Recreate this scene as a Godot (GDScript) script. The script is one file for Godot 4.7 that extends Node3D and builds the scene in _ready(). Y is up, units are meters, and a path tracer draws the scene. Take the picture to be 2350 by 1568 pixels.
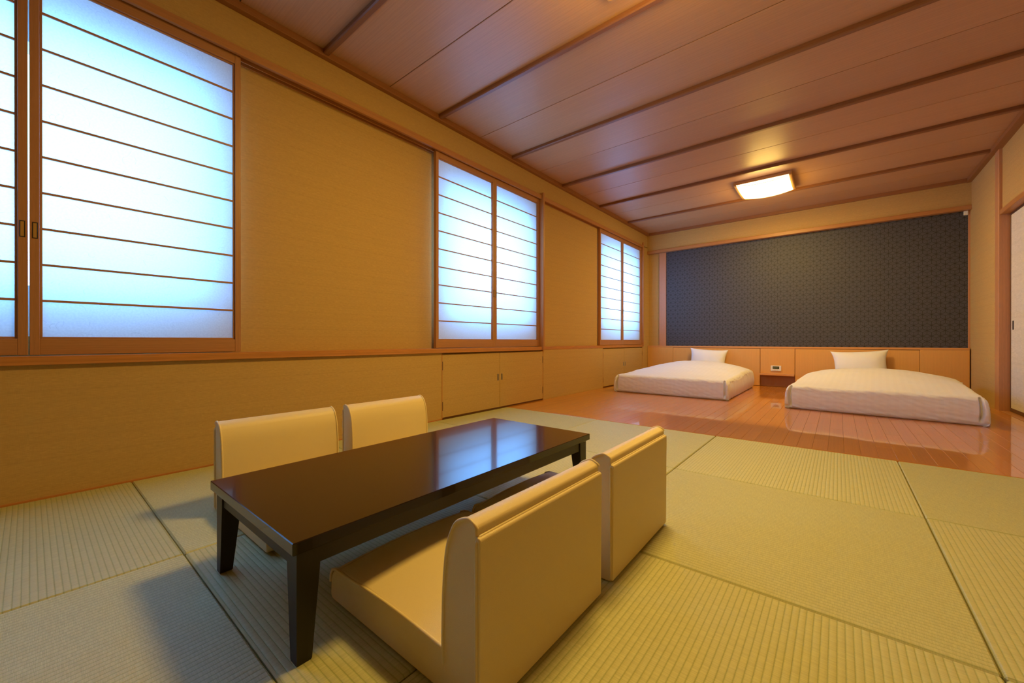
extends Node3D
# A Japanese guest room: tatami half with a low table, timber half with two futon beds.
# World: x = 0 is the window wall, y up, z = 0 is the camera; the room runs towards -z. D(z) turns a depth into world z.

const CEIL := 2.445
const ROOM_W := 3.634
const BACK := 6.64       # face of the bulkhead and the headboard
const REAR := -1.467     # depth of the wall behind the camera
var used := {}
var rng := RandomNumberGenerator.new()
var M := {}

# ---------------------------------------------------------------- mesh building
class MB:
	var v := PackedVector3Array()
	var n := PackedVector3Array()
	var uv := PackedVector2Array()
	var ix := PackedInt32Array()

	func tri(a: Vector3, b: Vector3, c: Vector3, nn: Vector3, ua := Vector2.ZERO, ub := Vector2.ZERO, uc := Vector2.ZERO) -> void:
		var k := v.size()
		v.append_array([a, b, c])
		n.append_array([nn, nn, nn])
		uv.append_array([ua, ub, uc])
		if (b - a).cross(c - a).dot(nn) > 0.0:
			ix.append_array([k, k + 2, k + 1])
		else:
			ix.append_array([k, k + 1, k + 2])

	static func flat_uv(p: Vector3, nn: Vector3, grain: int) -> Vector2:
		# u follows the grain axis in metres, v runs across it on the face
		var o1 := (grain + 1) % 3
		var o2 := (grain + 2) % 3
		if absf(nn[grain]) > 0.8:
			return Vector2(p[o1] * 0.25, p[o2])
		return Vector2(p[grain], p[o2] if absf(nn[o1]) > absf(nn[o2]) else p[o1])

	func face(pts: Array, nn: Vector3, grain: int) -> void:
		for k in range(1, pts.size() - 1):
			tri(pts[0], pts[k], pts[k + 1], nn, flat_uv(pts[0], nn, grain), flat_uv(pts[k], nn, grain), flat_uv(pts[k + 1], nn, grain))

	# a box from lo to hi with chamfered edges; grain is the axis that u follows
	func box(lo: Vector3, hi: Vector3, b := 0.0, grain := 2) -> void:
		var c := (lo + hi) * 0.5
		var h := (hi - lo) * 0.5
		b = minf(b, minf(h.x, minf(h.y, h.z)) * 0.9)
		for ax in 3:
			var o1 := (ax + 1) % 3
			var o2 := (ax + 2) % 3
			for s in [-1.0, 1.0]:
				var nn := Vector3.ZERO
				nn[ax] = s
				var pts := []
				for q in [[-1, -1], [1, -1], [1, 1], [-1, 1]]:
					var p := c
					p[ax] += s * h[ax]
					p[o1] += q[0] * (h[o1] - b)
					p[o2] += q[1] * (h[o2] - b)
					pts.append(p)
				face(pts, nn, grain)
		if b <= 0.0:
			return
		for ax in 3:
			var o1 := (ax + 1) % 3
			var o2 := (ax + 2) % 3
			for s1 in [-1.0, 1.0]:
				for s2 in [-1.0, 1.0]:
					var nn := Vector3.ZERO
					nn[o1] = s1
					nn[o2] = s2
					nn = nn.normalized()
					var pts := []
					for e in [[-1, 0], [1, 0], [1, 1], [-1, 1]]:
						var p := c
						p[ax] += e[0] * (h[ax] - b)
						p[o1] += s1 * (h[o1] - (b if e[1] == 1 else 0.0))
						p[o2] += s2 * (h[o2] - (0.0 if e[1] == 1 else b))
						pts.append(p)
					face(pts, nn, grain)
		for sx in [-1.0, 1.0]:
			for sy in [-1.0, 1.0]:
				for sz in [-1.0, 1.0]:
					var s := Vector3(sx, sy, sz)
					var nn := s.normalized()
					face([c + s * Vector3(h.x, h.y - b, h.z - b), c + s * Vector3(h.x - b, h.y, h.z - b), c + s * Vector3(h.x - b, h.y - b, h.z)], nn, grain)

	# indexed patch with smooth normals; quads come as rows of points; turned outward by its volume when closed
	func patch(rows: Array, closed_u := false, uvs = null, flip := 0) -> void:
		var nv := rows.size()
		var nu: int = rows[0].size()
		var k := v.size()
		for j in nv:
			for i in nu:
				v.append(rows[j][i])
				uv.append(uvs[j][i] if uvs != null else Vector2(float(i) / nu, float(j) / nv))
		var t := PackedInt32Array()
		for j in nv - 1:
			for i in (nu if closed_u else nu - 1):
				var a := k + j * nu + i
				var b := k + j * nu + (i + 1) % nu
				t.append_array([a, b, a + nu, b, b + nu, a + nu])
		finish(k, t, flip)

	func finish(k: int, t: PackedInt32Array, flip := 0) -> void:
		var acc := PackedVector3Array()
		acc.resize(v.size() - k)
		var vol := 0.0
		var mid := Vector3.ZERO
		for q in range(k, v.size()):
			mid += v[q]
		mid /= float(maxi(1, v.size() - k))
		for q in range(0, t.size(), 3):
			var a := v[t[q]] - mid
			var b := v[t[q + 1]] - mid
			var c := v[t[q + 2]] - mid
			vol += a.dot(b.cross(c))
			var f := (b - a).cross(c - a)
			for e in 3:
				acc[t[q + e] - k] += f
		var s := 1.0 if vol > 0.0 else -1.0
		if flip != 0:
			s = float(flip)
		for q in acc.size():
			n.append((acc[q] * s).normalized() if acc[q].length_squared() > 0.0 else Vector3.UP)
		for q in range(0, t.size(), 3):
			if s > 0.0:
				ix.append_array([t[q], t[q + 2], t[q + 1]])
			else:
				ix.append_array([t[q], t[q + 1], t[q + 2]])

	# a tube of radius r through pts
	func tube(pts: Array, r: float, closed := false, sides := 8) -> void:
		var rows := []
		var uvs := []
		var cnt := pts.size()
		var up := Vector3.UP
		var run := 0.0
		for j in (cnt + 1 if closed else cnt):
			var p: Vector3 = pts[j % cnt]
			var nx: Vector3 = pts[(j + 1) % cnt] if closed else pts[mini(j + 1, cnt - 1)]
			var pv: Vector3 = pts[(j - 1 + cnt) % cnt] if closed else pts[maxi(j - 1, 0)]
			var d := (nx - pv).normalized()
			if absf(d.dot(up)) > 0.95:
				up = Vector3.RIGHT if absf(d.x) < 0.9 else Vector3.BACK
			var e1 := (up - d * up.dot(d)).normalized()
			up = e1
			var e2 := d.cross(e1)
			var row := []
			var ur := []
			for i in sides:
				var a := TAU * i / sides
				row.append(p + (e1 * cos(a) + e2 * sin(a)) * r)
				ur.append(Vector2(run, float(i) / sides * 0.02))
			run += (nx - p).length()
			rows.append(row)
			uvs.append(ur)
		patch(rows, true, uvs)

	# rows of equal closed rings lofted along, with flat caps triangulated in the plane of ax
	func loft(rings: Array, ax: int, caps := true) -> void:
		var uvs := []
		for j in rings.size():
			var ur := []
			var run := 0.0
			for i in rings[j].size():
				ur.append(Vector2(rings[j][i][ax], run))
				run += (rings[j][(i + 1) % rings[j].size()] - rings[j][i]).length()
			uvs.append(ur)
		patch(rings, true, uvs)
		if not caps:
			return
		for e in [0, rings.size() - 1]:
			var poly := PackedVector2Array()
			for p in rings[e]:
				poly.append(Vector2(p[(ax + 1) % 3], p[(ax + 2) % 3]))
			var other: int = 1 if e == 0 else rings.size() - 2
			var nn := Vector3.ZERO
			nn[ax] = signf(rings[e][0][ax] - rings[other][0][ax])
			var t := Geometry2D.triangulate_polygon(poly)
			if t.is_empty():
				var c := Vector3.ZERO
				for p in rings[e]:
					c += p / rings[e].size()
				for q in rings[e].size():
					tri(c, rings[e][q], rings[e][(q + 1) % rings[e].size()], nn)
			for q in range(0, t.size(), 3):
				tri(rings[e][t[q]], rings[e][t[q + 1]], rings[e][t[q + 2]], nn, poly[t[q]], poly[t[q + 1]], poly[t[q + 2]])

	func mesh() -> ArrayMesh:
		var a := []
		a.resize(Mesh.ARRAY_MAX)
		a[Mesh.ARRAY_VERTEX] = v
		a[Mesh.ARRAY_NORMAL] = n
		a[Mesh.ARRAY_TEX_UV] = uv
		a[Mesh.ARRAY_INDEX] = ix
		var m := ArrayMesh.new()
		m.add_surface_from_arrays(Mesh.PRIMITIVE_TRIANGLES, a)
		return m

func V(x: float, y: float, d: float) -> Vector3:
	return Vector3(x, y, -d)

# box given by x, y and depth ranges
func bx(x0: float, x1: float, y0: float, y1: float, d0: float, d1: float, b := 0.0, grain := 2) -> MB:
	var m := MB.new()
	m.box(Vector3(x0, y0, -d1), Vector3(x1, y1, -d0), b, grain)
	return m

func numbered(called: String) -> String:
	var k: int = used.get(called, -1) + 1
	used[called] = k
	return called if k == 0 else "%s_%03d" % [called, k]

func put(called: String, shape, mat: Material, parent: Node = self) -> MeshInstance3D:
	var o := MeshInstance3D.new()
	o.name = numbered(called) if parent == self else called
	o.mesh = shape.mesh() if shape is MB else shape
	o.material_override = null
	o.mesh.surface_set_material(0, mat) if not o.mesh.has_meta("shared") else o.set_surface_override_material(0, mat)
	parent.add_child(o, true)
	return o

func base(called: String, at := Vector3.ZERO, parent: Node = self) -> Node3D:
	var o := Node3D.new()
	o.name = numbered(called) if parent == self else called
	parent.add_child(o, true)
	o.position = at
	return o

func thing(o: Node, label: String, category: String, group := "") -> void:
	o.set_meta("label", label)
	o.set_meta("category", category)
	if group:
		o.set_meta("group", group)

func structure(o: Node, label: String) -> void:
	o.set_meta("kind", "structure")
	o.set_meta("label", label)

# ---------------------------------------------------------------- textures and materials
func lin(r: float, g: float, b: float) -> Color:
	return Color(r, g, b).linear_to_srgb()

func seamless(w: int, h: int, freq: float, sd: int, octaves := 3) -> Image:
	var f := FastNoiseLite.new()
	f.seed = sd
	f.noise_type = FastNoiseLite.TYPE_SIMPLEX_SMOOTH
	f.frequency = freq
	f.fractal_octaves = octaves
	return f.get_seamless_image(w, h)

func tex(im: Image) -> ImageTexture:
	return ImageTexture.create_from_image(im)

# grey streaks along u: mean near white, depth given by amount
func streaks(w: int, h: int, along: int, sd: int, amount: float, coarse: float, fine_freq := 0.25) -> Image:
	var fine := seamless(along, h, fine_freq, sd, 3)
	fine.resize(w, h, Image.INTERPOLATE_CUBIC)
	var big := seamless(maxi(8, along / 2), h, 0.035, sd + 7, 2)
	big.resize(w, h, Image.INTERPOLATE_CUBIC)
	fine.convert(Image.FORMAT_L8)
	big.convert(Image.FORMAT_L8)
	var a := fine.get_data()
	var b := big.get_data()
	var o := PackedByteArray()
	o.resize(w * h)
	for k in w * h:
		var x := 0.94 + (a[k] / 255.0 - 0.5) * amount + (b[k] / 255.0 - 0.5) * coarse
		o[k] = int(clampf(x, 0.0, 1.0) * 255.0)
	return Image.create_from_data(w, h, false, Image.FORMAT_L8, o)

func mat(col: Color, rough: float, texture: Texture2D = null, scale := Vector3.ONE) -> StandardMaterial3D:
	var m := StandardMaterial3D.new()
	m.albedo_color = col
	m.roughness = rough
	if texture:
		m.albedo_texture = texture
		m.uv1_scale = scale
	return m

func coat(m: StandardMaterial3D, amount: float, rough: float) -> StandardMaterial3D:
	m.clearcoat_enabled = true
	m.clearcoat = amount
	m.clearcoat_roughness = rough
	return m

func relief(m: StandardMaterial3D, t: Texture2D, cm: float) -> StandardMaterial3D:
	m.heightmap_enabled = true
	m.heightmap_texture = t
	m.heightmap_scale = cm
	return m

func tatami_images() -> Array:
	# eight ribs across v; rush stems lie across each rib
	var w := 512
	var col := Image.create(w, w, false, Image.FORMAT_RGB8)
	var hgt := Image.create(w, w, false, Image.FORMAT_L8)
	var r := RandomNumberGenerator.new()
	r.seed = 41
	var stems := []
	for rib in 8:
		var row := PackedFloat32Array()
		row.resize(w)
		var k := 0
		while k < w:
			var wd := 5 + r.randi() % 3
			var t := r.randf_range(-1.0, 1.0)
			for q in range(k, mini(w, k + wd)):
				var e := absf((q - k + 0.5) / wd - 0.5) * 2.0
				row[q] = t + (10.0 if e > 0.72 else 0.0)
			k += wd
		stems.append(row)
	for y in w:
		var rib := y * 8 / w
		var f := fposmod(y * 8.0 / w, 1.0)
		var prof := sin(PI * f)
		var seam := clampf(1.0 - minf(f, 1.0 - f) / 0.16, 0.0, 1.0)
		for x in w:
			var s: float = stems[rib][x]
			var edge := s > 5.0
			var t := s - 10.0 if edge else s
			var g := 0.93 + 0.035 * t - (0.02 if edge else 0.0) - 0.13 * seam
			col.set_pixel(x, y, Color(clampf(g, 0, 1), clampf(g + 0.012 + 0.03 * seam, 0, 1), clampf(g - 0.03 * seam, 0, 1)))
			var hh := 0.35 + 0.5 * pow(prof, 0.6) - (0.05 if edge else 0.0) + 0.03 * t
			hgt.set_pixel(x, y, Color(clampf(hh, 0, 1), 0, 0))
	return [tex(col), tex(hgt)]

func asanoha() -> Texture2D:
	# one tile of the hemp-leaf print, L by L*sqrt(3)
	var w := 224
	var h := 388
	var L := 1.0
	var H := sqrt(3.0)
	var segs := []
	# triangular lattice with level edges; the middle of each triangle joined to its corners
	for j in range(-1, 4):
		for i in range(-2, 4):
			var a := Vector2(i + (0.5 if posmod(j, 2) == 1 else 0.0), j * H / 2.0)
			var b := a + Vector2(1, 0)
			var up := a + Vector2(0.5, H / 2.0)
			var dn := a + Vector2(0.5, -H / 2.0)
			for e in [b, up, a + Vector2(-0.5, H / 2.0)]:
				segs.append([a, e, 0.011, 0.24])
			for c3 in [up, dn]:
				var m: Vector2 = (a + b + c3) / 3.0
				for e in [a, b, c3]:
					segs.append([m, e, 0.022, 0.58])
	var im := Image.create(w, h, false, Image.FORMAT_RGB8)
	var near := []
	for y in h:
		for x in w:
			var p := Vector2((x + 0.5) / w * L, (y + 0.5) / h * H)
			var ink := 0.0
			for s in segs:
				var a: Vector2 = s[0]
				var d: Vector2 = s[1] - a
				var q := clampf((p - a).dot(d) / d.length_squared(), 0.0, 1.0)
				var dist := (a + d * q).distance_to(p)
				if dist < s[2] * 1.6:
					ink = maxf(ink, s[3] * clampf(1.6 - dist / s[2], 0.0, 1.0))
			var g := 1.0 - ink
			im.set_pixel(x, y, Color(g, g, g))
	return tex(im)

func paper_image(sd: int) -> Texture2D:
	var w := 1024
	var cl := seamless(512, 512, 0.16, sd, 3)
	cl.resize(w, w, Image.INTERPOLATE_CUBIC)
	cl.convert(Image.FORMAT_L8)
	var d := cl.get_data()
	var im := Image.create(w, w, false, Image.FORMAT_L8)
	for k in w * w:
		d[k] = int((0.965 + (d[k] / 255.0 - 0.5) * 0.05) * 255.0)
	im.set_data(w, w, false, Image.FORMAT_L8, d)
	var r := RandomNumberGenerator.new()
	r.seed = sd
	for k in 170:
		var p := Vector2(r.randf() * w, r.randf() * w)
		var a := r.randf() * TAU
		var bend := r.randf_range(-0.09, 0.09)
		var g := r.randf_range(0.80, 0.90)
		for q in r.randi_range(12, 46):
			p += Vector2(cos(a), sin(a))
			a += bend
			im.set_pixel(posmod(int(p.x), w), posmod(int(p.y), w), Color(g, g, g))
	return tex(im)

func stripes_image() -> Texture2D:
	var w := 256
	var im := Image.create(w, 8, false, Image.FORMAT_L8)
	for x in w:
		var f := fposmod(x / 64.0, 1.0)
		var g := 0.99 if f < 0.5 else 0.983
		for y in 8:
			im.set_pixel(x, y, Color(g, g, g))
	return tex(im)

func make_materials() -> void:
	var grain := tex(streaks(1024, 512, 40, 3, 0.20, 0.16))
	var fine := tex(streaks(1024, 512, 56, 19, 0.12, 0.07, 0.4))
	var faint := tex(streaks(1024, 512, 48, 37, 0.045, 0.03, 0.3))
	var soft := tex(streaks(1024, 512, 48, 29, 0.09, 0.06, 0.3))
	# timber: u 1 tile = 1.3 m along the grain, v 1 tile = 0.22 m across
	var gs := Vector3(1.0 / 1.3, 1.0 / 0.22, 1)
	M.trim = mat(lin(0.50, 0.222, 0.072), 0.42, fine, gs)
	M.sill = mat(lin(0.55, 0.225, 0.055), 0.45, grain, gs)
	M.post = mat(lin(0.60, 0.29, 0.135), 0.42, fine, gs)
	M.shoji = mat(lin(0.48, 0.225, 0.095), 0.45, fine, gs)
	M.dark_trim = mat(lin(0.16, 0.075, 0.035), 0.55, fine, gs)
	M.headboard = mat(lin(0.82, 0.44, 0.125), 0.36, faint, Vector3(1.0 / 0.9, 1.0 / 0.14, 1))
	M.shelf_wood = mat(lin(0.74, 0.36, 0.12), 0.34, fine, gs)
	M.kick = mat(lin(0.38, 0.155, 0.05), 0.4, fine, gs)
	M.boards = []
	for k in 4:
		var t: float = 1.0 + [0.0, -0.05, 0.045, 0.02][k]
		var m := coat(mat(lin(0.65 * t, 0.25 * t, 0.034 * t), 0.38, soft, gs), 1.0, 0.04)
		m.metallic_specular = 0.3
		m.uv1_offset = Vector3(0.37 * k, 0.21 * k, 0)
		M.boards.append(m)
	M.ceiling = []
	for k in 3:
		var t: float = 1.0 + [0.0, -0.03, 0.03][k]
		var m := mat(lin(0.57 * t, 0.32 * t, 0.165 * t), 0.40, soft, Vector3(1.0 / 1.6, 1.0 / 0.20, 1))
		m.metallic_specular = 0.42
		m.uv1_offset = Vector3(0.29 * k, 0.17 * k, 0)
		M.ceiling.append(m)
	M.batten = mat(lin(0.26, 0.105, 0.040), 0.42, fine, gs)
	M.molding = mat(lin(0.33, 0.135, 0.048), 0.42, fine, gs)
	# straw wallpaper: level fibres, a slub of threads
	var straw := streaks(512, 512, 24, 61, 0.15, 0.04, 0.40)
	var th := seamless(512, 24, 0.3, 77, 2)
	th.resize(512, 512, Image.INTERPOLATE_CUBIC)
	th.convert(Image.FORMAT_L8)
	var sd := straw.get_data()
	var td := th.get_data()
	for k in sd.size():
		sd[k] = int(clampf(sd[k] + (td[k] - 128) * 0.05, 0, 255))
	straw.set_data(512, 512, false, Image.FORMAT_L8, sd)
	var straw_t := tex(straw)
	var wp := mat(lin(0.58, 0.375, 0.128), 0.9, straw_t, Vector3(3.6, 3.6, 3.6))
	wp.uv1_triplanar = true
	wp.uv1_world_triplanar = true
	wp.uv1_triplanar_sharpness = 8.0
	relief(wp, straw_t, 0.05)
	M.wallpaper = wp
	var fus := mat(lin(0.74, 0.70, 0.65), 0.8, straw_t, Vector3(1.3, 1.3, 1.3))
	fus.uv1_triplanar = true
	fus.uv1_world_triplanar = true
	relief(fus, straw_t, 0.12)
	M.fusuma = fus
	M.reveal = mat(lin(0.45, 0.45, 0.45), 0.8)
	# hemp-leaf print on dark paper, tile 73.3 mm by 127 mm
	M.hemp = mat(lin(0.064, 0.066, 0.080), 0.62, asanoha(), Vector3(1.0 / 0.0733, 1.0 / 0.127, 1))
	# tatami
	var ti := tatami_images()
	M.tatami = []
	for k in 3:
		var t: float = 1.0 + [0.0, -0.04, 0.04][k]
		var m := mat(lin(0.61 * t, 0.58 * t, 0.275 * t), 0.50, ti[0], Vector3(1.0 / 0.1102, 1.0 / 0.1102, 1))
		relief(m, ti[1], 0.16)
		M.tatami.append(m)
	M.tatami_core = mat(lin(0.10, 0.09, 0.03), 0.9)
	# shoji paper lets daylight through
	var pp := mat(lin(0.86, 0.88, 0.90), 0.95, paper_image(5), Vector3(1.15, 1.15, 1))
	pp.backlight_enabled = true
	pp.backlight = Color(1, 1, 1)
	pp.specular_mode = BaseMaterial3D.SPECULAR_DISABLED
	M.paper = pp
	M.black = mat(lin(0.012, 0.012, 0.014), 0.4)
	M.pull_gold = mat(lin(0.45, 0.26, 0.07), 0.4)
	M.steel = mat(lin(0.42, 0.40, 0.36), 0.35)
	M.steel.metallic = 0.85
	M.hinge = mat(lin(0.05, 0.035, 0.02), 0.5)
	# table
	var tb := mat(lin(0.013, 0.006, 0.0035), 0.15, grain, gs)
	tb.metallic_specular = 0.32
	M.table_top = coat(tb, 0.6, 0.06)
	M.table_leg = mat(lin(0.012, 0.007, 0.0045), 0.42, grain, gs)
	# leather
	var pore := seamless(512, 512, 0.16, 91, 3)
	var lt := mat(lin(0.74, 0.60, 0.29), 0.40)
	lt.uv1_triplanar = true
	lt.uv1_scale = Vector3(9, 9, 9)
	relief(lt, tex(pore), 0.05)
	M.leather = lt
	var lp := mat(lin(0.74, 0.60, 0.29), 0.38)
	M.piping = lp
	# bedding
	var bed := mat(lin(0.79, 0.79, 0.83), 0.62, stripes_image(), Vector3(1.0 / 0.2, 1, 1))
	bed.rim_enabled = true
	bed.rim = 0.3
	M.bed = bed
	M.pillow = mat(lin(0.80, 0.81, 0.85), 0.7)
	M.plastic = mat(lin(0.80, 0.79, 0.74), 0.35)
	M.lcd = mat(lin(0.045, 0.055, 0.03), 0.2)
	M.lcd_mark = mat(lin(0.14, 0.16, 0.09), 0.4)
	# lamp
	var em := mat(lin(0.9, 0.86, 0.78), 0.4)
	em.emission_enabled = true
	em.emission = lin(1.0, 0.70, 0.36)
	em.emission_energy_multiplier = 6.0
	M.lamp_glow = em
	M.lamp_wood = mat(lin(0.55, 0.32, 0.12), 0.45)

# ---------------------------------------------------------------- the setting
func build_floor() -> void:
	var f := base("floor")
	structure(f, "floor of green tatami mats and glossy reddish timber boards")
	put("subfloor", bx(-0.36, ROOM_W + 0.25, -0.12, -0.032, REAR - 0.2, 6.9), M.tatami_core, f)
	# tatami: four columns, five rows, ribs turned by turns
	var xs := [0.009, 0.975, 1.857, 2.739, 3.628]
	var z0 := 2.942 - 0.882 * 5
	for j in 5:
		for i in 4:
			var along_depth := posmod(i + j, 2) == 0
			var g := 0.0016
			var m := bx(xs[i] + g, xs[i + 1] - g, -0.03, 0.0, z0 + 0.882 * j + g, z0 + 0.882 * (j + 1) - g, 0.004, 2 if along_depth else 0)
			put("tatami_mat", m, M.tatami[(i * 2 + j) % 3], f)
	put("edge_strip", bx(0.0, ROOM_W, -0.03, 0.001, 2.943, 2.965, 0.0015, 0), M.boards[1], f)
	# timber boards run towards the back wall, ends staggered
	var bw := (ROOM_W - 0.004) / 49.0
	var cache := {}
	var y0 := 2.966
	var y1 := BACK + 0.06
	for i in 49:
		var off: float = [0.30, 0.76, 0.53, 0.91][i % 4]
		var a := y0
		var b := y0 + off
		var q := 0
		while a < y1 - 0.02:
			b = minf(b, y1)
			var ln := b - a
			var key := snappedf(ln, 0.002)
			if not cache.has(key):
				var sm: ArrayMesh = bx(-bw / 2 + 0.0003, bw / 2 - 0.0003, -0.016, 0.0, 0.0003, ln - 0.0003, 0.0011, 2).mesh()
				sm.set_meta("shared", true)
				cache[key] = sm
			var o := put("floor_board", cache[key], M.boards[(i * 7 + q * 3 + i / 5) % 4], f)
			o.position = V(0.002 + bw * (i + 0.5), 0, a)
			a = b
			b = a + 0.91
			q += 1

func build_ceiling() -> void:
	var c := base("ceiling")
	structure(c, "reddish timber board ceiling with dark battens")
	put("ceiling_slab", bx(-0.36, ROOM_W + 0.25, CEIL + 0.014, CEIL + 0.16, REAR - 0.2, 6.9), M.hinge, c)
	var z := 1.17 - 0.4575 * 6
	var k := 0
	while z < BACK:
		var a := maxf(z, REAR)
		var b := minf(z + 0.4575, BACK + 0.05)
		put("ceiling_board", bx(0.0, ROOM_W + 0.02, CEIL, CEIL + 0.013, a + 0.0027, b - 0.0027, 0.0015, 0), M.ceiling[(k * 2) % 3], c)
		z += 0.4575
		k += 1
	for q in range(-2, 6):
		var zz := 1.172 + 0.915 * q
		put("batten", bx(0.03, ROOM_W, CEIL - 0.030, CEIL + 0.004, zz - 0.019, zz + 0.019, 0.006, 0), M.batten, c)

func build_walls() -> void:
	var L := MB.new()
	var X0 := -0.20
	var B := func(x1, y0, y1, d0, d1): L.box(Vector3(X0, y0, -d1), Vector3(x1, y1, -d0), 0.0, 2)
	B.call(0.0, -0.1, 0.555, REAR - 0.2, 2.132)
	B.call(-0.03, -0.1, 0.555, 2.132, 3.575)
	B.call(0.0, -0.1, 0.555, 3.575, 4.995)
	B.call(-0.03, -0.1, 0.555, 4.995, 6.42)
	B.call(0.0, -0.1, 2.215, 6.42, 6.72)
	B.call(0.0, 2.205, CEIL + 0.02, REAR - 0.2, 6.72)
	# inner leaf opens as wide as the screens, outer leaf holds the smaller window openings
	var X1 := -0.32
	var OL := MB.new()
	var O := func(y0, y1, d0, d1): OL.box(Vector3(X1, y0, -d1), Vector3(X0, y1, -d0), 0.0, 2)
	O.call(-0.1, 0.555, REAR - 0.2, 6.72)
	O.call(2.205, CEIL + 0.02, REAR - 0.2, 6.72)
	var holes := [[-0.70, 0.70, -0.08], [2.12, 3.48, -0.08], [4.97, 6.36, -0.05]]
	var a := REAR - 0.2
	var ao := a
	for h in holes:
		var xf: float = h[2]
		if h[0] > 4.0:
			B.call(-0.08, 0.555, 2.205, a, 3.53)
			a = 3.53
		B.call(xf, 0.555, 2.205, a, h[0])
		B.call(xf, 0.555, 0.66, h[0], h[1])
		B.call(xf, 2.13, 2.205, h[0], h[1])
		a = h[1]
		O.call(0.555, 2.205, ao, h[0] + 0.13)
		O.call(0.555, 0.88, h[0] + 0.13, h[1] - 0.13)
		O.call(1.93, 2.205, h[0] + 0.13, h[1] - 0.13)
		ao = h[1] - 0.13
	O.call(0.555, 2.205, ao, 6.72)
	B.call(-0.05, 0.555, 2.205, a, 6.42)
	var wl := put("wall_left", L, M.wallpaper)
	structure(wl, "straw wallpaper wall with three shoji windows")
	put("outer_leaf", OL, M.reveal, wl)
	# back wall: bulkhead above a shallow recess
	var W := MB.new()
	W.box(V(-0.2, 2.13, 6.9), V(ROOM_W + 0.25, CEIL + 0.02, BACK), 0.0)
	W.box(V(-0.2, -0.1, 6.9), V(ROOM_W + 0.25, 2.13, 6.70), 0.0)
	var wb := put("wall_back", W, M.wallpaper)
	structure(wb, "straw wallpaper end wall above the headboard")
	var hp := MB.new()
	hp.box(V(0.293, 0.50, 6.702), V(3.620, 2.14, 6.695), 0.0, 0)
	put("patterned_wall_panel", hp, M.hemp, wb).set_meta("label", "dark panel printed with a hemp leaf pattern")
	# right wall with the door opening
	var R := MB.new()
	R.box(V(ROOM_W, -0.1, 6.9), V(ROOM_W + 0.25, CEIL + 0.02, 5.768), 0.0)
	R.box(V(3.652, 1.80, 5.768), V(ROOM_W + 0.25, CEIL + 0.02, 3.80), 0.0)
	R.box(V(3.76, -0.1, 5.768), V(ROOM_W + 0.25, 1.80, 3.80), 0.0)
	R.box(V(ROOM_W, -0.1, 3.80), V(ROOM_W + 0.25, CEIL + 0.02, REAR - 0.2), 0.0)
	structure(put("wall_right", R, M.wallpaper), "straw wallpaper wall beside the sliding door")
	var Q := MB.new()
	Q.box(V(-0.2, -0.1, REAR), V(ROOM_W + 0.25, CEIL + 0.02, REAR - 0.2), 0.0)
	structure(put("wall_rear", Q, M.wallpaper), "straw wallpaper wall behind the camera")

func trim(shape: MB, m: Material, label: String) -> MeshInstance3D:
	var k: int = used.get("trim", 0) + 1
	used["trim"] = k
	var o := MeshInstance3D.new()
	o.name = "trim_%d" % k
	o.mesh = shape.mesh()
	o.mesh.surface_set_material(0, m)
	add_child(o)
	structure(o, label)
	return o

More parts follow.
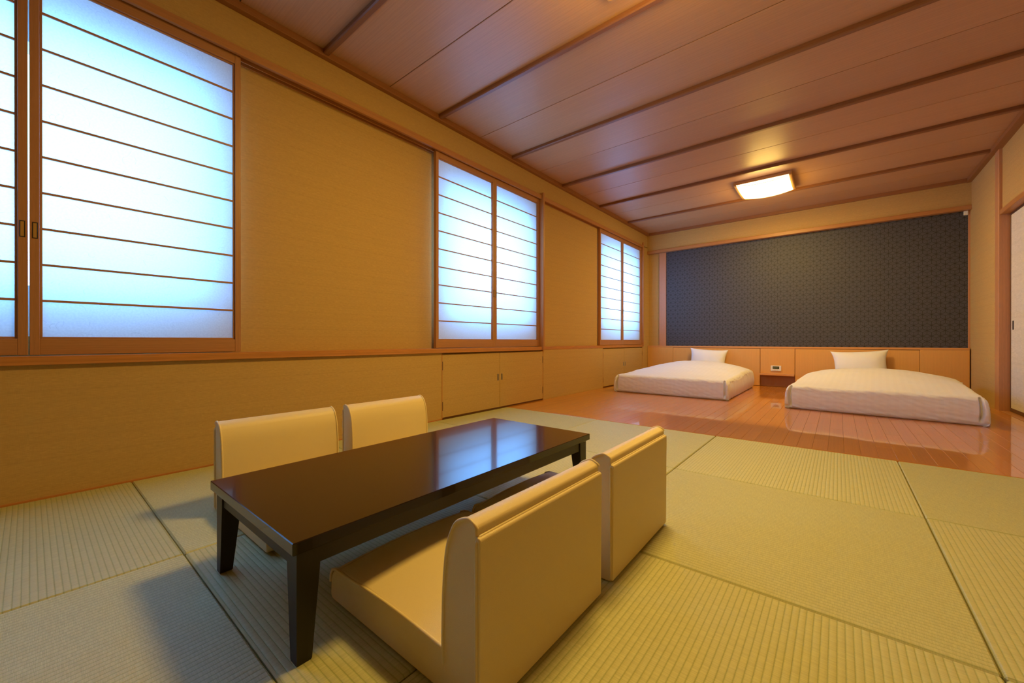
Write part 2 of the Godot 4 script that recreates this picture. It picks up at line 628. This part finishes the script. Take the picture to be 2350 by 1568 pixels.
func build_trim() -> void:
	# ceiling mouldings
	trim(bx(0.0, 0.040, 2.405, CEIL, REAR, BACK, 0.002, 2), M.molding, "ceiling moulding along the window wall")
	trim(bx(0.040, 3.596, 2.405, CEIL, BACK - 0.038, BACK, 0.002, 0), M.molding, "ceiling moulding along the end wall")
	trim(bx(3.596, ROOM_W + 0.02, 2.402, CEIL, REAR, BACK, 0.002, 2), M.molding, "ceiling moulding along the right wall")
	# head rail over the windows, with two grooves as far as the post
	var K := MB.new()
	K.box(V(-0.08, 2.195, 3.53), V(0.02, 2.218, REAR), 0.0015, 2)
	for g in [[0.002, 0.02], [-0.0435, -0.037], [-0.08, -0.071]]:
		K.box(V(g[0], 2.175, 3.53), V(g[1], 2.197, REAR), 0.001, 2)
	trim(K, M.trim, "grooved timber head rail over the first two windows")
	var K2 := MB.new()
	K2.box(V(-0.05, 2.195, 6.42), V(0.014, 2.218, 3.53), 0.0015, 2)
	for g in [[0.0, 0.014], [-0.05, -0.044]]:
		K2.box(V(g[0], 2.175, 6.42), V(g[1], 2.197, 3.53), 0.001, 2)
	trim(K2, M.trim, "timber head rail over the far window")
	# sills
	trim(bx(-0.08, 0.020, 0.543, 0.580, REAR, 3.546, 0.002, 2), M.sill, "deep timber sill under the first two windows")
	trim(bx(-0.05, 0.004, 0.545, 0.580, 3.546, 6.43, 0.0015, 2), M.sill, "flush timber sill under the far window")
	# thin posts that stand proud of the wall
	trim(bx(-0.08, 0.040, 0.555, 2.243, 3.520, 3.546, 0.002, 1), M.trim, "thin upright board beside the middle window")
	trim(bx(-0.05, 0.022, 0.555, 2.262, 6.408, 6.430, 0.002, 1), M.trim, "thin upright board beside the far window")
	# end wall
	trim(bx(0.0, ROOM_W, 2.104, 2.152, BACK - 0.020, BACK + 0.07, 0.0025, 0), M.trim, "timber lintel board above the dark panel")
	trim(bx(0.182, 0.293, 0.555, 2.11, 6.682, 6.72, 0.002, 1), M.post, "pale timber post left of the dark panel")
	trim(bx(3.618, ROOM_W, 0.555, 2.11, 6.686, 6.72, 0.001, 1), M.post, "narrow timber strip right of the dark panel")
	# right wall
	trim(bx(3.631, 3.76, -0.01, 2.41, 5.650, 5.768, 0.002, 1), M.post, "broad timber door post in the right wall")
	trim(bx(3.636, 3.70, 1.798, 1.841, 3.80, 5.650, 0.002, 2), M.trim, "timber head rail over the sliding door")
	trim(bx(3.634, 3.76, -0.02, 0.002, 3.80, 5.650, 0.001, 2), M.trim, "timber threshold under the sliding door")
	trim(bx(3.631, 3.76, -0.01, 2.41, 3.70, 3.80, 0.002, 1), M.post, "timber door post nearer the tatami")
	var s := bx(0.0, 0.006, -0.01, 0.006, REAR, 2.132, 0.001, 2)
	var o := put("baseboard_left", s, M.sill)
	structure(o, "thin timber strip along the foot of the window wall")

# a shoji screen between depths d0 and d1 as a part of a window
func shoji(win: Node, d0: float, d1: float, pull_at_far: bool) -> void:
	var s := base("shoji_screen", Vector3.ZERO, win)
	var xf := -0.010
	var xb := -0.042
	var lo := 0.583
	var hi := 2.188
	var sw := 0.0265
	for e in [[d0, d0 + sw], [d1 - sw, d1]]:
		put("stile", bx(xb, xf, lo, hi, e[0], e[1], 0.0012, 1), M.shoji, s)
	put("rail", bx(xb + 0.001, xf - 0.001, lo + 0.001, 0.650, d0 + sw, d1 - sw, 0.001, 2), M.shoji, s)
	put("rail", bx(xb + 0.001, xf - 0.001, 2.132, hi - 0.001, d0 + sw, d1 - sw, 0.001, 2), M.shoji, s)
	# inner frame set back behind the stiles
	var iw := 0.0075
	var y0 := 0.650
	var y1 := 2.132
	var a := d0 + sw
	var b := d1 - sw
	var fr := MB.new()
	for e in [[y0, y1, a, a + iw], [y0, y1, b - iw, b], [y0, y0 + iw, a + iw, b - iw], [y1 - iw, y1, a + iw, b - iw]]:
		fr.box(V(xb + 0.012, e[0], e[3]), V(xf - 0.010, e[1], e[2]), 0.0008, 1 if e[3] - e[2] < 0.01 else 2)
	put("inner_frame", fr, M.shoji, s)
	var step := 0.1471
	for k in range(1, 10):
		var y := 0.658 + step * k
		put("lattice_bar", bx(xb + 0.014, xf - 0.011, y - 0.0047, y + 0.0047, a + iw, b - iw, 0.0006, 2), M.shoji, s)
	var pm := MB.new()
	var xp := xb + 0.0135
	pm.tri(V(xp, y0, a), V(xp, y0, b), V(xp, y1, b), Vector3.RIGHT, Vector2(a, y0), Vector2(b, y0), Vector2(b, y1))
	pm.tri(V(xp, y0, a), V(xp, y1, b), V(xp, y1, a), Vector3.RIGHT, Vector2(a, y0), Vector2(b, y1), Vector2(a, y1))
	put("paper", pm, M.paper, s)
	var pc := (d1 - 0.0145) if pull_at_far else (d0 + 0.0145)
	var fp := MB.new()
	for e in [[1.054, 1.0575, -0.0075, 0.0075], [1.1165, 1.120, -0.0075, 0.0075], [1.0575, 1.1165, -0.0075, -0.0048], [1.0575, 1.1165, 0.0048, 0.0075]]:
		fp.box(V(xf - 0.004, e[0], pc + e[3]), V(xf + 0.0015, e[1], pc + e[2]), 0.0004)
	put("finger_pull", fp, M.black, s)
	put("pull_plate", bx(xf - 0.003, xf + 0.0006, 1.0575, 1.1165, pc - 0.0048, pc + 0.0048), M.pull_gold, s)

func build_windows() -> void:
	var spec := [[-0.730, -0.0028, 0.0008, 0.730], [2.084, 2.7935, 2.7945, 3.515], [4.934, 5.6695, 5.6705, 6.404]]
	var lab := ["large shoji window of two paper screens nearest the camera", "middle shoji window of two paper screens above the cupboard", "far shoji window of two paper screens by the beds"]
	for k in 3:
		var w := base("window_%d" % (k + 1))
		structure(w, lab[k])
		shoji(w, spec[k][0], spec[k][1], true)
		shoji(w, spec[k][2], spec[k][3], false)

func build_door() -> void:
	var d := base("door_1")
	structure(d, "pair of pale papered sliding doors with dark edges")
	var z := 5.648
	for k in 2:
		var p := base("door_panel", Vector3.ZERO, d)
		var x := 3.697 + 0.026 * k
		var a := z - 0.94
		var b := z
		put("paper_face", bx(x + 0.003, x + 0.018, 0.03, 1.79, a + 0.01, b - 0.01), M.fusuma, p)
		var f := MB.new()
		for e in [[0.004, 0.036, a, b], [1.778, 1.806, a, b], [0.036, 1.778, a, a + 0.016], [0.036, 1.778, b - 0.016, b]]:
			f.box(V(x, e[0], e[3]), V(x + 0.021, e[1], e[2]), 0.001)
		put("dark_edge", f, M.dark_trim, p)
		var pz := b - 0.075 if k == 0 else a + 0.075
		put("finger_pull", bx(x - 0.001, x + 0.004, 0.742, 0.822, pz - 0.012, pz + 0.012, 0.001), M.black, p)
		z = a + 0.03

# ---------------------------------------------------------------- built-in furniture
func cabinet(d0: float, dm: float, d1: float, label: String) -> void:
	var c := base("wall_cupboard", V(-0.014, 0, (d0 + d1) / 2))
	thing(c, label, "cupboard", "cupboards under the windows")
	var o := -(d0 + d1) / 2
	for e in [[d0, dm, 0], [dm, d1, 1]]:
		var g := 0.002
		var dr := put("door", bx(-0.012, 0.0125, 0.012, 0.530, e[0] + g + o, e[1] - g + o, 0.0012, 2), M.wallpaper, c)
		var hx := 0.0125
		var pz: float = (e[1] - 0.028 if e[2] == 0 else e[0] + 0.028) + o
		var fr := MB.new()
		for q in [[0.266, 0.270, -0.0095, 0.0095], [0.326, 0.330, -0.0095, 0.0095], [0.270, 0.326, -0.0095, -0.0055], [0.270, 0.326, 0.0055, 0.0095]]:
			fr.box(V(hx - 0.003, q[0], pz + q[3]), V(hx + 0.0015, q[1], pz + q[2]), 0.0004)
		put("handle", fr, M.steel, dr)
		put("handle_recess", bx(hx - 0.003, hx + 0.0004, 0.270, 0.326, pz - 0.0055, pz + 0.0055), M.hinge, dr)
		var hz: float = (e[0] + 0.004 if e[2] == 0 else e[1] - 0.004) + o
		for y in [0.07, 0.40]:
			put("hinge", bx(hx - 0.004, hx + 0.002, y, y + 0.072, hz - 0.0035, hz + 0.0035, 0.0006), M.hinge, dr)
	for e in [d0 - 0.001, d1 + 0.001]:
		put("frame_edge", bx(-0.014, 0.0140, 0.0, 0.541, e - 0.0035 + o, e + 0.0035 + o, 0.0008, 1), M.sill, c)
	put("bottom_strip", bx(-0.014, 0.004, 0.0, 0.009, d0 + o + 0.004, d1 + o - 0.004, 0.0), M.kick, c)

func build_headboard() -> void:
	var h := base("headboard", V(ROOM_W / 2, 0, BACK + 0.03))
	thing(h, "long orange timber headboard panelling behind both beds", "headboard")
	var ox := -ROOM_W / 2
	var P := func(called, x0, x1, y0, y1, f, m, gr := 1): return put(called, bx(x0 + ox, x1 + ox, y0, y1, f - 0.03, 0.026, 0.0015, gr), m, h)
	P.call("backing", 0.008, 3.620, 0.0, 0.536, 0.018, M.kick)
	P.call("top_rail", 0.004, 3.623, 0.537, 0.562, -0.001, M.shelf_wood, 0)
	P.call("panel", 0.004, 0.4185, 0.004, 0.536, 0.0, M.headboard)
	P.call("panel", 0.4215, 1.6265, 0.004, 0.531, 0.0, M.headboard)
	P.call("panel", 1.6330, 2.0330, 0.184, 0.536, 0.003, M.headboard)
	P.call("panel", 2.0395, 3.2310, 0.004, 0.531, 0.0, M.headboard)
	P.call("panel", 3.2340, 3.6230, 0.004, 0.536, 0.0, M.headboard)
	P.call("kick_panel", 1.6330, 2.0330, 0.004, 0.160, 0.012, M.kick)
	P.call("shelf", 1.6310, 2.0340, 0.161, 0.184, -0.075, M.shelf_wood, 0)

func build_wall_fittings() -> void:
	var c := base("control_panel", V(1.8205, 0.259, BACK - 0.003))
	thing(c, "small white control panel with a dark display above the shelf between the beds", "control panel")
	put("body", bx(-0.0615, 0.0615, -0.037, 0.037, -0.010, 0.004, 0.003), M.plastic, c)
	var sc := put("display", bx(-0.038, 0.038, -0.009, 0.026, -0.0112, -0.009), M.lcd, c)
	for k in 4:
		put("display_mark", bx(-0.030 + 0.016 * k, -0.020 + 0.016 * k, -0.003, 0.020, -0.0116, -0.0110), M.lcd_mark, sc)
	for k in 3:
		put("button", bx(-0.026 + 0.02 * k, -0.014 + 0.02 * k, -0.026, -0.021, -0.0114, -0.009, 0.0005), M.steel, c)
	var w := base("wall_outlet", V(3.535, 0.120, BACK - 0.001))
	thing(w, "cream wall outlet low on the headboard behind the right bed", "outlet")
	put("plate", bx(-0.035, 0.035, -0.058, 0.058, -0.007, 0.001, 0.002), M.plastic, w)
	put("socket", bx(-0.012, 0.012, -0.024, 0.024, -0.009, -0.006, 0.001), M.plastic, w)
	var s := base("sensor_box", V(3.600, 2.078, 6.694))
	thing(s, "tiny white sensor box in the top corner of the dark panel", "sensor")
	put("body", bx(-0.017, 0.017, -0.022, 0.024, -0.022, 0.001, 0.003), M.plastic, s)
	put("lens", bx(-0.010, 0.010, -0.012, 0.004, -0.024, -0.02, 0.001), M.pillow, s)

# ---------------------------------------------------------------- lamps
func lamp(zc: float, label: String) -> void:
	var t := base("ceiling_lamp", V(1.842, CEIL, zc))
	thing(t, label, "lamp", "square ceiling lamps")
	var w := 0.272
	put("base_plate", bx(-w, w, -0.036, 0.0, -w, w, 0.003, 0), M.lamp_wood, t)
	# bowed diffuser: each edge an arc, deepest in the middle
	var n := 24
	var deep := func(u: float, q: float) -> float: return -0.037 - 0.034 * (1.0 - u * u) - 0.012 * (1.0 - q * q)
	var rows := []
	var ww := w - 0.006
	for j in n + 1:
		var row := []
		for i in n + 1:
			var u := -1.0 + 2.0 * i / n
			var q := -1.0 + 2.0 * j / n
			row.append(Vector3(u * ww * 0.93, deep.call(u * 0.93, q), q * ww))
		rows.append(row)
	var d := MB.new()
	d.patch(rows, false, null)
	for k in d.n.size():
		if d.n[k].y > 0.0:
			d.n[k] = -d.n[k]
	for s in [-1.0, 1.0]:
		var top := []
		var bot := []
		for i in n + 1:
			var u := -1.0 + 2.0 * i / n
			top.append(Vector3(u * ww * 0.93, -0.035, s * ww))
			bot.append(Vector3(u * ww * 0.93, deep.call(u * 0.93, s), s * ww))
		for i in n:
			d.tri(top[i], top[i + 1], bot[i + 1], Vector3(0, 0, s))
			d.tri(top[i], bot[i + 1], bot[i], Vector3(0, 0, s))
	put("diffuser", d, M.lamp_glow, t)
	for s in [-1.0, 1.0]:
		var e := MB.new()
		var rr := []
		for j in n + 1:
			var q := -1.0 + 2.0 * j / n
			var xa: float = s * ww * 0.925
			var xb: float = s * w
			rr.append([Vector3(xa, deep.call(0.93, q) - 0.003, q * ww), Vector3(xb, -0.040 - 0.012 * (1.0 - q * q), q * ww), Vector3(xb, -0.034, q * ww), Vector3(xa, -0.034, q * ww)])
		e.loft(rr, 2)
		put("end_strip", e, M.lamp_wood, t)
	for s in [-1.0, 1.0]:
		put("edge_wire", _arc_tube(ww, deep, s), M.lamp_wood, t)
	var l := AreaLight3D.new()
	l.name = "lamp_light"
	l.area_size = Vector2(0.42, 0.42)
	l.light_color = lin(1.0, 0.64, 0.14)
	l.light_energy = 3.3
	l.area_range = 14.0
	l.area_attenuation = 2.0
	l.shadow_enabled = true
	t.add_child(l)
	l.position = Vector3(0, -0.088, 0)
	l.rotation.x = -PI / 2
	# what the bowed shade throws sideways
	var g := OmniLight3D.new()
	g.name = "lamp_glow_light"
	g.light_color = lin(1.0, 0.64, 0.14)
	g.light_energy = 0.58
	g.light_size = 0.18
	g.omni_range = 14.0
	g.omni_attenuation = 2.0
	g.shadow_enabled = true
	t.add_child(g)
	g.position = Vector3(0, -0.19, 0)

func _arc_tube(ww: float, deep: Callable, s: float) -> MB:
	var pts := []
	for i in 25:
		var u := -1.0 + 2.0 * i / 24.0
		pts.append(Vector3(u * ww * 0.93, deep.call(u * 0.93, s) - 0.001, s * (ww + 0.001)))
	var m := MB.new()
	m.tube(pts, 0.0026)
	return m

# ---------------------------------------------------------------- table and chairs
func build_table() -> void:
	var x0 := 1.144
	var x1 := 1.688
	var z0 := 0.320
	var z1 := 1.497
	var t := base("low_table", V((x0 + x1) / 2, 0, (z0 + z1) / 2))
	thing(t, "glossy dark brown low wooden table between the four cream floor chairs", "table")
	var hx := (x1 - x0) / 2
	var hz := (z1 - z0) / 2
	put("table_top", bx(-hx, hx, 0.2255, 0.2505, -hz, hz, 0.0016, 2), M.table_top, t)
	var i := 0.012
	var ap := 0.022
	for s in [-1.0, 1.0]:
		put("apron", bx(minf(s * (hx - i - 0.004), s * (hx - i - ap)), maxf(s * (hx - i - 0.004), s * (hx - i - ap)), 0.186, 0.226, -hz + 0.05, hz - 0.05, 0.001, 2), M.table_leg, t)
		put("apron", bx(-hx + 0.05, hx - 0.05, 0.186, 0.226, minf(s * (hz - i - 0.004), s * (hz - i - ap)), maxf(s * (hz - i - 0.004), s * (hz - i - ap)), 0.001, 0), M.table_leg, t)
	for sx in [-1.0, 1.0]:
		for sz in [-1.0, 1.0]:
			var rings := []
			for e in [[0.0, 0.0275], [0.003, 0.0295], [0.185, 0.046], [0.2257, 0.047]]:
				var ox: float = sx * (hx - i)
				var oz: float = sz * (hz - i)
				var ixx: float = ox - sx * e[1]
				var iz: float = oz - sz * e[1]
				rings.append([Vector3(ox, e[0], oz), Vector3(ixx, e[0], oz), Vector3(ixx, e[0], iz), Vector3(ox, e[0], iz)])
			var m := MB.new()
			for j in rings.size() - 1:
				for k in 4:
					var a: Vector3 = rings[j][k]
					var b: Vector3 = rings[j][(k + 1) % 4]
					var c: Vector3 = rings[j + 1][(k + 1) % 4]
					var d: Vector3 = rings[j + 1][k]
					var nn := (b - a).cross(d - a).normalized()
					var mid: Vector3 = (rings[j][0] + rings[j][2]) * 0.5
					if nn.dot((a + b) * 0.5 - mid) < 0:
						nn = -nn
					m.face([a, b, c, d], nn, 1)
			m.face(rings[0], Vector3.DOWN, 0)
			m.face(rings[-1], Vector3.UP, 0)
			put("leg", m, M.table_leg, t)

# points of a side profile, rounded by a spline through them
func smooth_profile(pts: Array, div: int) -> Array:
	var out := []
	var c := pts.size()
	for i in c:
		var p0: Vector2 = pts[(i - 1 + c) % c]
		var p1: Vector2 = pts[i]
		var p2: Vector2 = pts[(i + 1) % c]
		var p3: Vector2 = pts[(i + 2) % c]
		for k in div:
			out.append(p1.cubic_interpolate(p2, p0, p3, float(k) / div))
	return out

func corner_profile(pts: Array, seg := 5) -> Array:
	# pts: [x, y, radius]; round each corner
	var out := []
	var c := pts.size()
	for i in c:
		var p := Vector2(pts[i][0], pts[i][1])
		var a := Vector2(pts[(i - 1 + c) % c][0], pts[(i - 1 + c) % c][1])
		var b := Vector2(pts[(i + 1) % c][0], pts[(i + 1) % c][1])
		var r: float = pts[i][2]
		if r <= 0.0:
			out.append(p)
			continue
		var s := p + (a - p).normalized() * r
		var e := p + (b - p).normalized() * r
		for k in seg + 1:
			var t := float(k) / seg
			out.append(s.lerp(p, t).lerp(p.lerp(e, t), t))
	return out

# extrude a side profile (x, y) over z = -w..w with rounded rims; crown lifts the upper side in the middle
func cushion(profile: Array, w: float, rim: float, crown := 0.0, top_from := 0.05, slices := 9) -> MB:
	var c := profile.size()
	var nor := []
	var area := 0.0
	for i in c:
		var p: Vector2 = profile[i]
		var q: Vector2 = profile[(i + 1) % c]
		area += p.x * q.y - q.x * p.y
	for i in c:
		var d: Vector2 = (profile[(i + 1) % c] - profile[(i - 1 + c) % c]).normalized()
		nor.append(Vector2(d.y, -d.x) * (1.0 if area > 0 else -1.0))
	var rings := []
	var add := func(z: float, inset: float):
		var ring := []
		for i in c:
			var p: Vector2 = profile[i] - nor[i] * inset
			var lift := 0.0
			if crown > 0.0 and p.y > top_from:
				lift = crown * (1.0 - pow(z / w, 2.0)) * smoothstep(top_from, top_from + 0.03, p.y)
			ring.append(Vector3(p.x, p.y + lift, z))
		rings.append(ring)
	for k in 6:
		var a := PI / 2 * k / 5.0
		add.call(-w + rim * (1.0 - cos(a)), rim * (1.0 - sin(a)))
	for k in range(1, slices):
		add.call(lerpf(-w + rim, w - rim, float(k) / slices), 0.0)
	for k in range(5, -1, -1):
		var a := PI / 2 * k / 5.0
		add.call(w - rim * (1.0 - cos(a)), rim * (1.0 - sin(a)))
	# the outermost rings carry the inset of a quarter circle
	var m := MB.new()
	m.loft(rings, 2)
	return m

func make_chair() -> Node3D:
	# faces -x: front of the seat at x = 0, back at x = 0.515
	var t := base("floor_chair")
	var w := 0.2175
	var seat_p := corner_profile([[0.0, 0.004, 0.018], [0.44, 0.004, 0.006], [0.44, 0.084, 0.006], [0.30, 0.090, 0.04], [0.10, 0.094, 0.06], [0.004, 0.082, 0.038]], 6)
	put("seat", cushion(seat_p, w - 0.002, 0.006, 0.012, 0.06, 12), M.leather, t)
	for s in [-1.0, 1.0]:
		var pts := []
		for k in 21:
			var f := k / 20.0
			var x := lerpf(0.436, 0.03, f)
			pts.append(Vector3(x, 0.0855 + 0.006 * sin(PI * clampf(f * 1.15, 0, 1)), s * (w - 0.0022)))
		for q in [[0.012, 0.078], [0.004, 0.064], [0.002, 0.046]]:
			pts.append(Vector3(q[0], q[1], s * (w - 0.0022)))
		var pm := MB.new()
		pm.tube(pts, 0.0034)
		put("piping", pm, M.piping, t)
	var back_p := corner_profile([[0.426, 0.003, 0.006], [0.509, 0.003, 0.006], [0.509, 0.329, 0.006], [0.489, 0.340, 0.010], [0.458, 0.326, 0.016], [0.437, 0.285, 0.03], [0.427, 0.21, 0.045], [0.424, 0.10, 0.04]], 6)
	put("backrest", cushion(back_p, w, 0.004), M.leather, t)
	for s in [-1.0, 1.0]:
		var pts := []
		for p in back_p:
			if p.x < 0.5085 and p.y > 0.02:
				pts.append(Vector3(p.x, p.y, s * (w - 0.0008)))
		pts.sort_custom(func(a, b): return _along(a) < _along(b))
		var pm := MB.new()
		pm.tube(pts, 0.0036)
		put("piping", pm, M.piping, t)
	var bp := corner_profile([[0.507, 0.006, 0.0], [0.516, 0.008, 0.004], [0.518, 0.312, 0.006], [0.507, 0.314, 0.0]], 5)
	put("back_panel", cushion(bp, w + 0.001, 0.003), M.leather, t)
	var pts2 := []
	for q in [[0.012, -1.0], [0.304, -1.0], [0.3125, -0.965], [0.3125, 0.965], [0.304, 1.0], [0.012, 1.0]]:
		pts2.append(Vector3(0.5095, q[0], q[1] * (w + 0.0010)))
	var dense := []
	for k in pts2.size() - 1:
		for q in 8:
			dense.append(pts2[k].lerp(pts2[k + 1], q / 8.0))
	dense.append(pts2[-1])
	var pm2 := MB.new()
	pm2.tube(dense, 0.0032)
	put("piping", pm2, M.piping, t)
	return t

func _along(p: Vector3) -> float:
	return atan2(p.y - 0.20, p.x - 0.475) if atan2(p.y - 0.20, p.x - 0.475) > -PI / 2 else atan2(p.y - 0.20, p.x - 0.475) + TAU

func build_chairs() -> void:
	var proto := make_chair()
	var grp := "cream floor chairs around the low table"
	var spec := [
		["cream leather legless chair nearest the camera, its back panel towards us", 2.037 - 0.515, 0.689, 0.0],
		["cream leather legless chair right of the table, farther from the camera", 2.034 - 0.515, 1.184, 0.8],
		["cream leather legless chair on the window side, at the near left end of the table", 0.668 + 0.515, 0.664, 180.0],
		["cream leather legless chair on the window side, at the far end of the table", 0.668 + 0.515, 1.171, 180.6]]
	for k in 4:
		var o: Node3D = proto
		if k > 0:
			o = proto.duplicate()
			o.name = numbered("floor_chair")
			add_child(o)
		o.position = V(spec[k][1], 0, spec[k][2])
		o.rotation_degrees.y = spec[k][3]
		thing(o, spec[k][0], "chair", grp)

# ---------------------------------------------------------------- bedding
# section of a bed edge: q runs from the top over the rounded edge and down the face to the tucked foot; gives (outward, height)
func bed_edge(q: float, hgt: float, rt: float, rb: float) -> Vector2:
	if q < 0.34:
		var a := q / 0.34 * PI / 2
		return Vector2(rt * sin(a), hgt - rt + rt * cos(a))
	if q < 0.74:
		var f := (q - 0.34) / 0.40
		return Vector2(rt + 0.008 * sin(PI * f), lerpf(hgt - rt, rb, f))
	var b := (q - 0.74) / 0.26 * PI / 2 * 0.97
	return Vector2(rt - rb * 0.8 + rb * 0.8 * cos(b), rb - rb * sin(b))

func futon(x0: float, x1: float, zf: float, zb: float, turn: float, sd: int, rise: float, crest_v: float, label: String) -> void:
	var t := base("futon_bed", V((x0 + x1) / 2, 0, zf))
	t.rotation_degrees.y = turn
	thing(t, label, "bed", "white futon beds")
	var hw := (x1 - x0) / 2
	var len := zb - zf
	var f := FastNoiseLite.new()
	f.seed = sd
	f.frequency = 2.2
	f.fractal_octaves = 3
	var f2 := FastNoiseLite.new()
	f2.seed = sd + 3
	f2.frequency = 7.0
	f2.fractal_octaves = 2
	# rows run round the section: from the foot of one side over the top to the other; columns run from the front to the head
	var us := []
	var uu := -1.0
	while uu < 1.0001:
		us.append(minf(uu, 1.0))
		var au := absf(uu + 0.0001)
		uu += 0.0028 if au > 0.83 and au < 0.905 else 0.016
	if us[-1] < 1.0:
		us.append(1.0)
	var nu := us.size() - 1
	var nv := 150
	var r := 0.046
	var hgt := 0.218
	var rows := []
	var uvs := []
	for j in nv + 1:
		# depth profile: underside of the front edge, up the front face, over the top
		var row := []
		var ur := []
		var s := j / float(nv)
		for i in nu + 1:
			var u: float = us[i]
			# perimeter across: sides take 14 % each
			var px: float
			var py: float
			var side := absf(u)
			var sg := signf(u)
			if side > 0.86:
				var q := (side - 0.86) / 0.14
				var e := bed_edge(q, hgt, r, 0.035)
				px = sg * (hw - r + e.x)
				py = e.y
			else:
				px = sg * (hw - r) * (side / 0.86)
				py = hgt
			var pz: float
			var fy := 1.0
			if s < 0.22:
				var q := 1.0 - s / 0.22
				var e := bed_edge(q, hgt, r, 0.035)
				pz = r - e.x
				fy = e.y / hgt
				if py > 0.0:
					py *= fy
			else:
				pz = r + (len - r) * (s - 0.22) / 0.78
			var vv := clampf(pz / len, 0.0, 1.0)
			var ridge := 0.22 + 0.78 * maxf(0.0, 1.0 - pow(absf(px / hw), 2.3))
			var lift := rise * ridge * smoothstep(0.02, crest_v, vv) * (1.0 - 0.55 * smoothstep(crest_v + 0.06, 1.0, vv))
			var wr := f.get_noise_3d(px, pz, py) * 0.008 + f2.get_noise_3d(px * 1.0, pz * 0.6, py * 2.0) * 0.003
			var p := Vector3(px, py + (lift + wr * 0.9) * smoothstep(0.3, 1.0, py / hgt), -pz)
			# folds at the front: the cover is tucked at both corners
			if s < 0.24:
				var du := side - 0.866 - 0.003 * sin(py / hgt * 7.0 + sd)
				p.z += (-0.034 * exp(-pow(du / 0.0065, 2.0)) + 0.014 * smoothstep(0.0, 0.012, du) * (1.0 - smoothstep(0.02, 0.08, du))) * smoothstep(0.06, 0.25, fy) * (1.0 - smoothstep(0.93, 1.0, fy))
				p.z += f2.get_noise_2d(px * 1.4 + py * 2.0, py * 4.0) * 0.005
			if side > 0.86 and s > 0.2:
				p.x += sg * f2.get_noise_2d(pz * 1.3, py * 3.0) * 0.007
			row.append(p)
			ur.append(Vector2(px, pz))
		rows.append(row)
		uvs.append(ur)
	var m := MB.new()
	m.patch(rows, false, uvs)
	# shift down so that it rests on the floor
	var low := 1.0
	for p in m.v:
		low = minf(low, p.y)
	for k in m.v.size():
		m.v[k].y -= low - 0.001
	put("duvet", m, M.bed, t)
	# mattress inside, which closes the underside and the head end
	put("mattress", bx(-hw + 0.06, hw - 0.06, 0.001, 0.110, 0.06, len + 0.20, 0.03), M.pillow, t)

func pillow(xc: float, zc: float, yb: float, wd: float, ht: float, lean: float, roll: float, label: String) -> void:
	var n := 36
	var m := MB.new()
	var fn := FastNoiseLite.new()
	fn.seed = int(xc * 100)
	fn.frequency = 5.0
	for s in [1.0, -1.0]:
		var rows := []
		for j in n + 1:
			var row := []
			for i in n + 1:
				var u := sin((-1.0 + 2.0 * i / n) * PI / 2)
				var q := sin((-1.0 + 2.0 * j / n) * PI / 2)
				var x := u * wd / 2 * (1.0 - 0.125 * (1.0 - pow(absf(q), 2.6)))
				var y := q * ht / 2 * (1.0 - 0.10 * (1.0 - pow(absf(u), 2.6)))
				var th := 0.075 * pow(maxf(0.0, (1.0 - pow(absf(u), 3.0)) * (1.0 - pow(absf(q), 3.0))), 0.55)
				th *= 1.0 + 0.10 * fn.get_noise_2d(x * 1.5, y * 1.5)
				row.append(Vector3(x, y, s * th))
			rows.append(row)
		m.patch(rows, false, null, 1 if s > 0 else -1)
	# the sign of each half is set by its own facing
	for k in m.v.size():
		var front := k < (n + 1) * (n + 1)
		if (m.n[k].z > 0.0) != front and absf(m.v[k].z) > 0.004:
			m.n[k] = -m.n[k]
	var o := put("pillow", m, M.pillow)
	o.position = V(xc, yb + ht / 2 * cos(deg_to_rad(lean)), zc)
	o.rotation_degrees = Vector3(-lean, 0, roll)
	thing(o, label, "pillow", "white pillows on the beds")

func build_beds() -> void:
	futon(0.295, 1.590, 4.735, 6.36, 0.0, 11, 0.135, 0.84, "white futon bed on the left, nearer the far shoji window")
	futon(2.105, 3.360, 4.560, 6.36, -3.2, 23, 0.115, 0.76, "white futon bed on the right, nearer the sliding door")
	pillow(0.962, 6.53, 0.148, 0.535, 0.385, 14.0, -3.0, "white pillow leaning on the headboard at the left bed")
	pillow(2.700, 6.53, 0.148, 0.550, 0.385, 14.0, 3.4, "white pillow leaning on the headboard at the right bed")

# ----------------------------------------------------------------
func _ready() -> void:
	rng.seed = 7
	# camera: level, turned towards the window wall
	var cam := Camera3D.new()
	cam.name = "camera"
	cam.fov = rad_to_deg(2.0 * atan(784.0 / 911.0))
	cam.near = 0.05
	cam.far = 60.0
	add_child(cam)
	cam.position = V(2.495, 0.64, 0.0)
	cam.rotation_degrees = Vector3(-0.063, 39.43, 0)
	cam.current = true
	# overcast sky outside; the light comes in through the paper of the shoji
	var env := Environment.new()
	env.background_mode = Environment.BG_COLOR
	env.background_color = lin(0.143, 0.44, 1.0)
	env.background_energy_multiplier = 17.5
	env.tonemap_mode = Environment.TONE_MAPPER_LINEAR
	env.tonemap_exposure = 1.0
	env.sdfgi_enabled = true
	env.ssao_enabled = true
	env.ssil_enabled = true
	var we := WorldEnvironment.new()
	we.name = "surroundings"
	we.environment = env
	add_child(we)

	make_materials()
	build_floor()
	build_ceiling()
	build_walls()
	build_trim()
	build_windows()
	build_door()
	cabinet(2.139, 2.854, 3.567, "papered two-door cupboard under the middle shoji window")
	cabinet(5.002, 5.706, 6.413, "papered two-door cupboard under the far shoji window, behind the left bed")
	build_headboard()
	build_wall_fittings()
	lamp(5.375, "square glowing ceiling lamp above the beds")
	lamp(1.648, "square glowing ceiling lamp above the low table, at the top picture edge")
	build_table()
	build_chairs()
	build_beds()
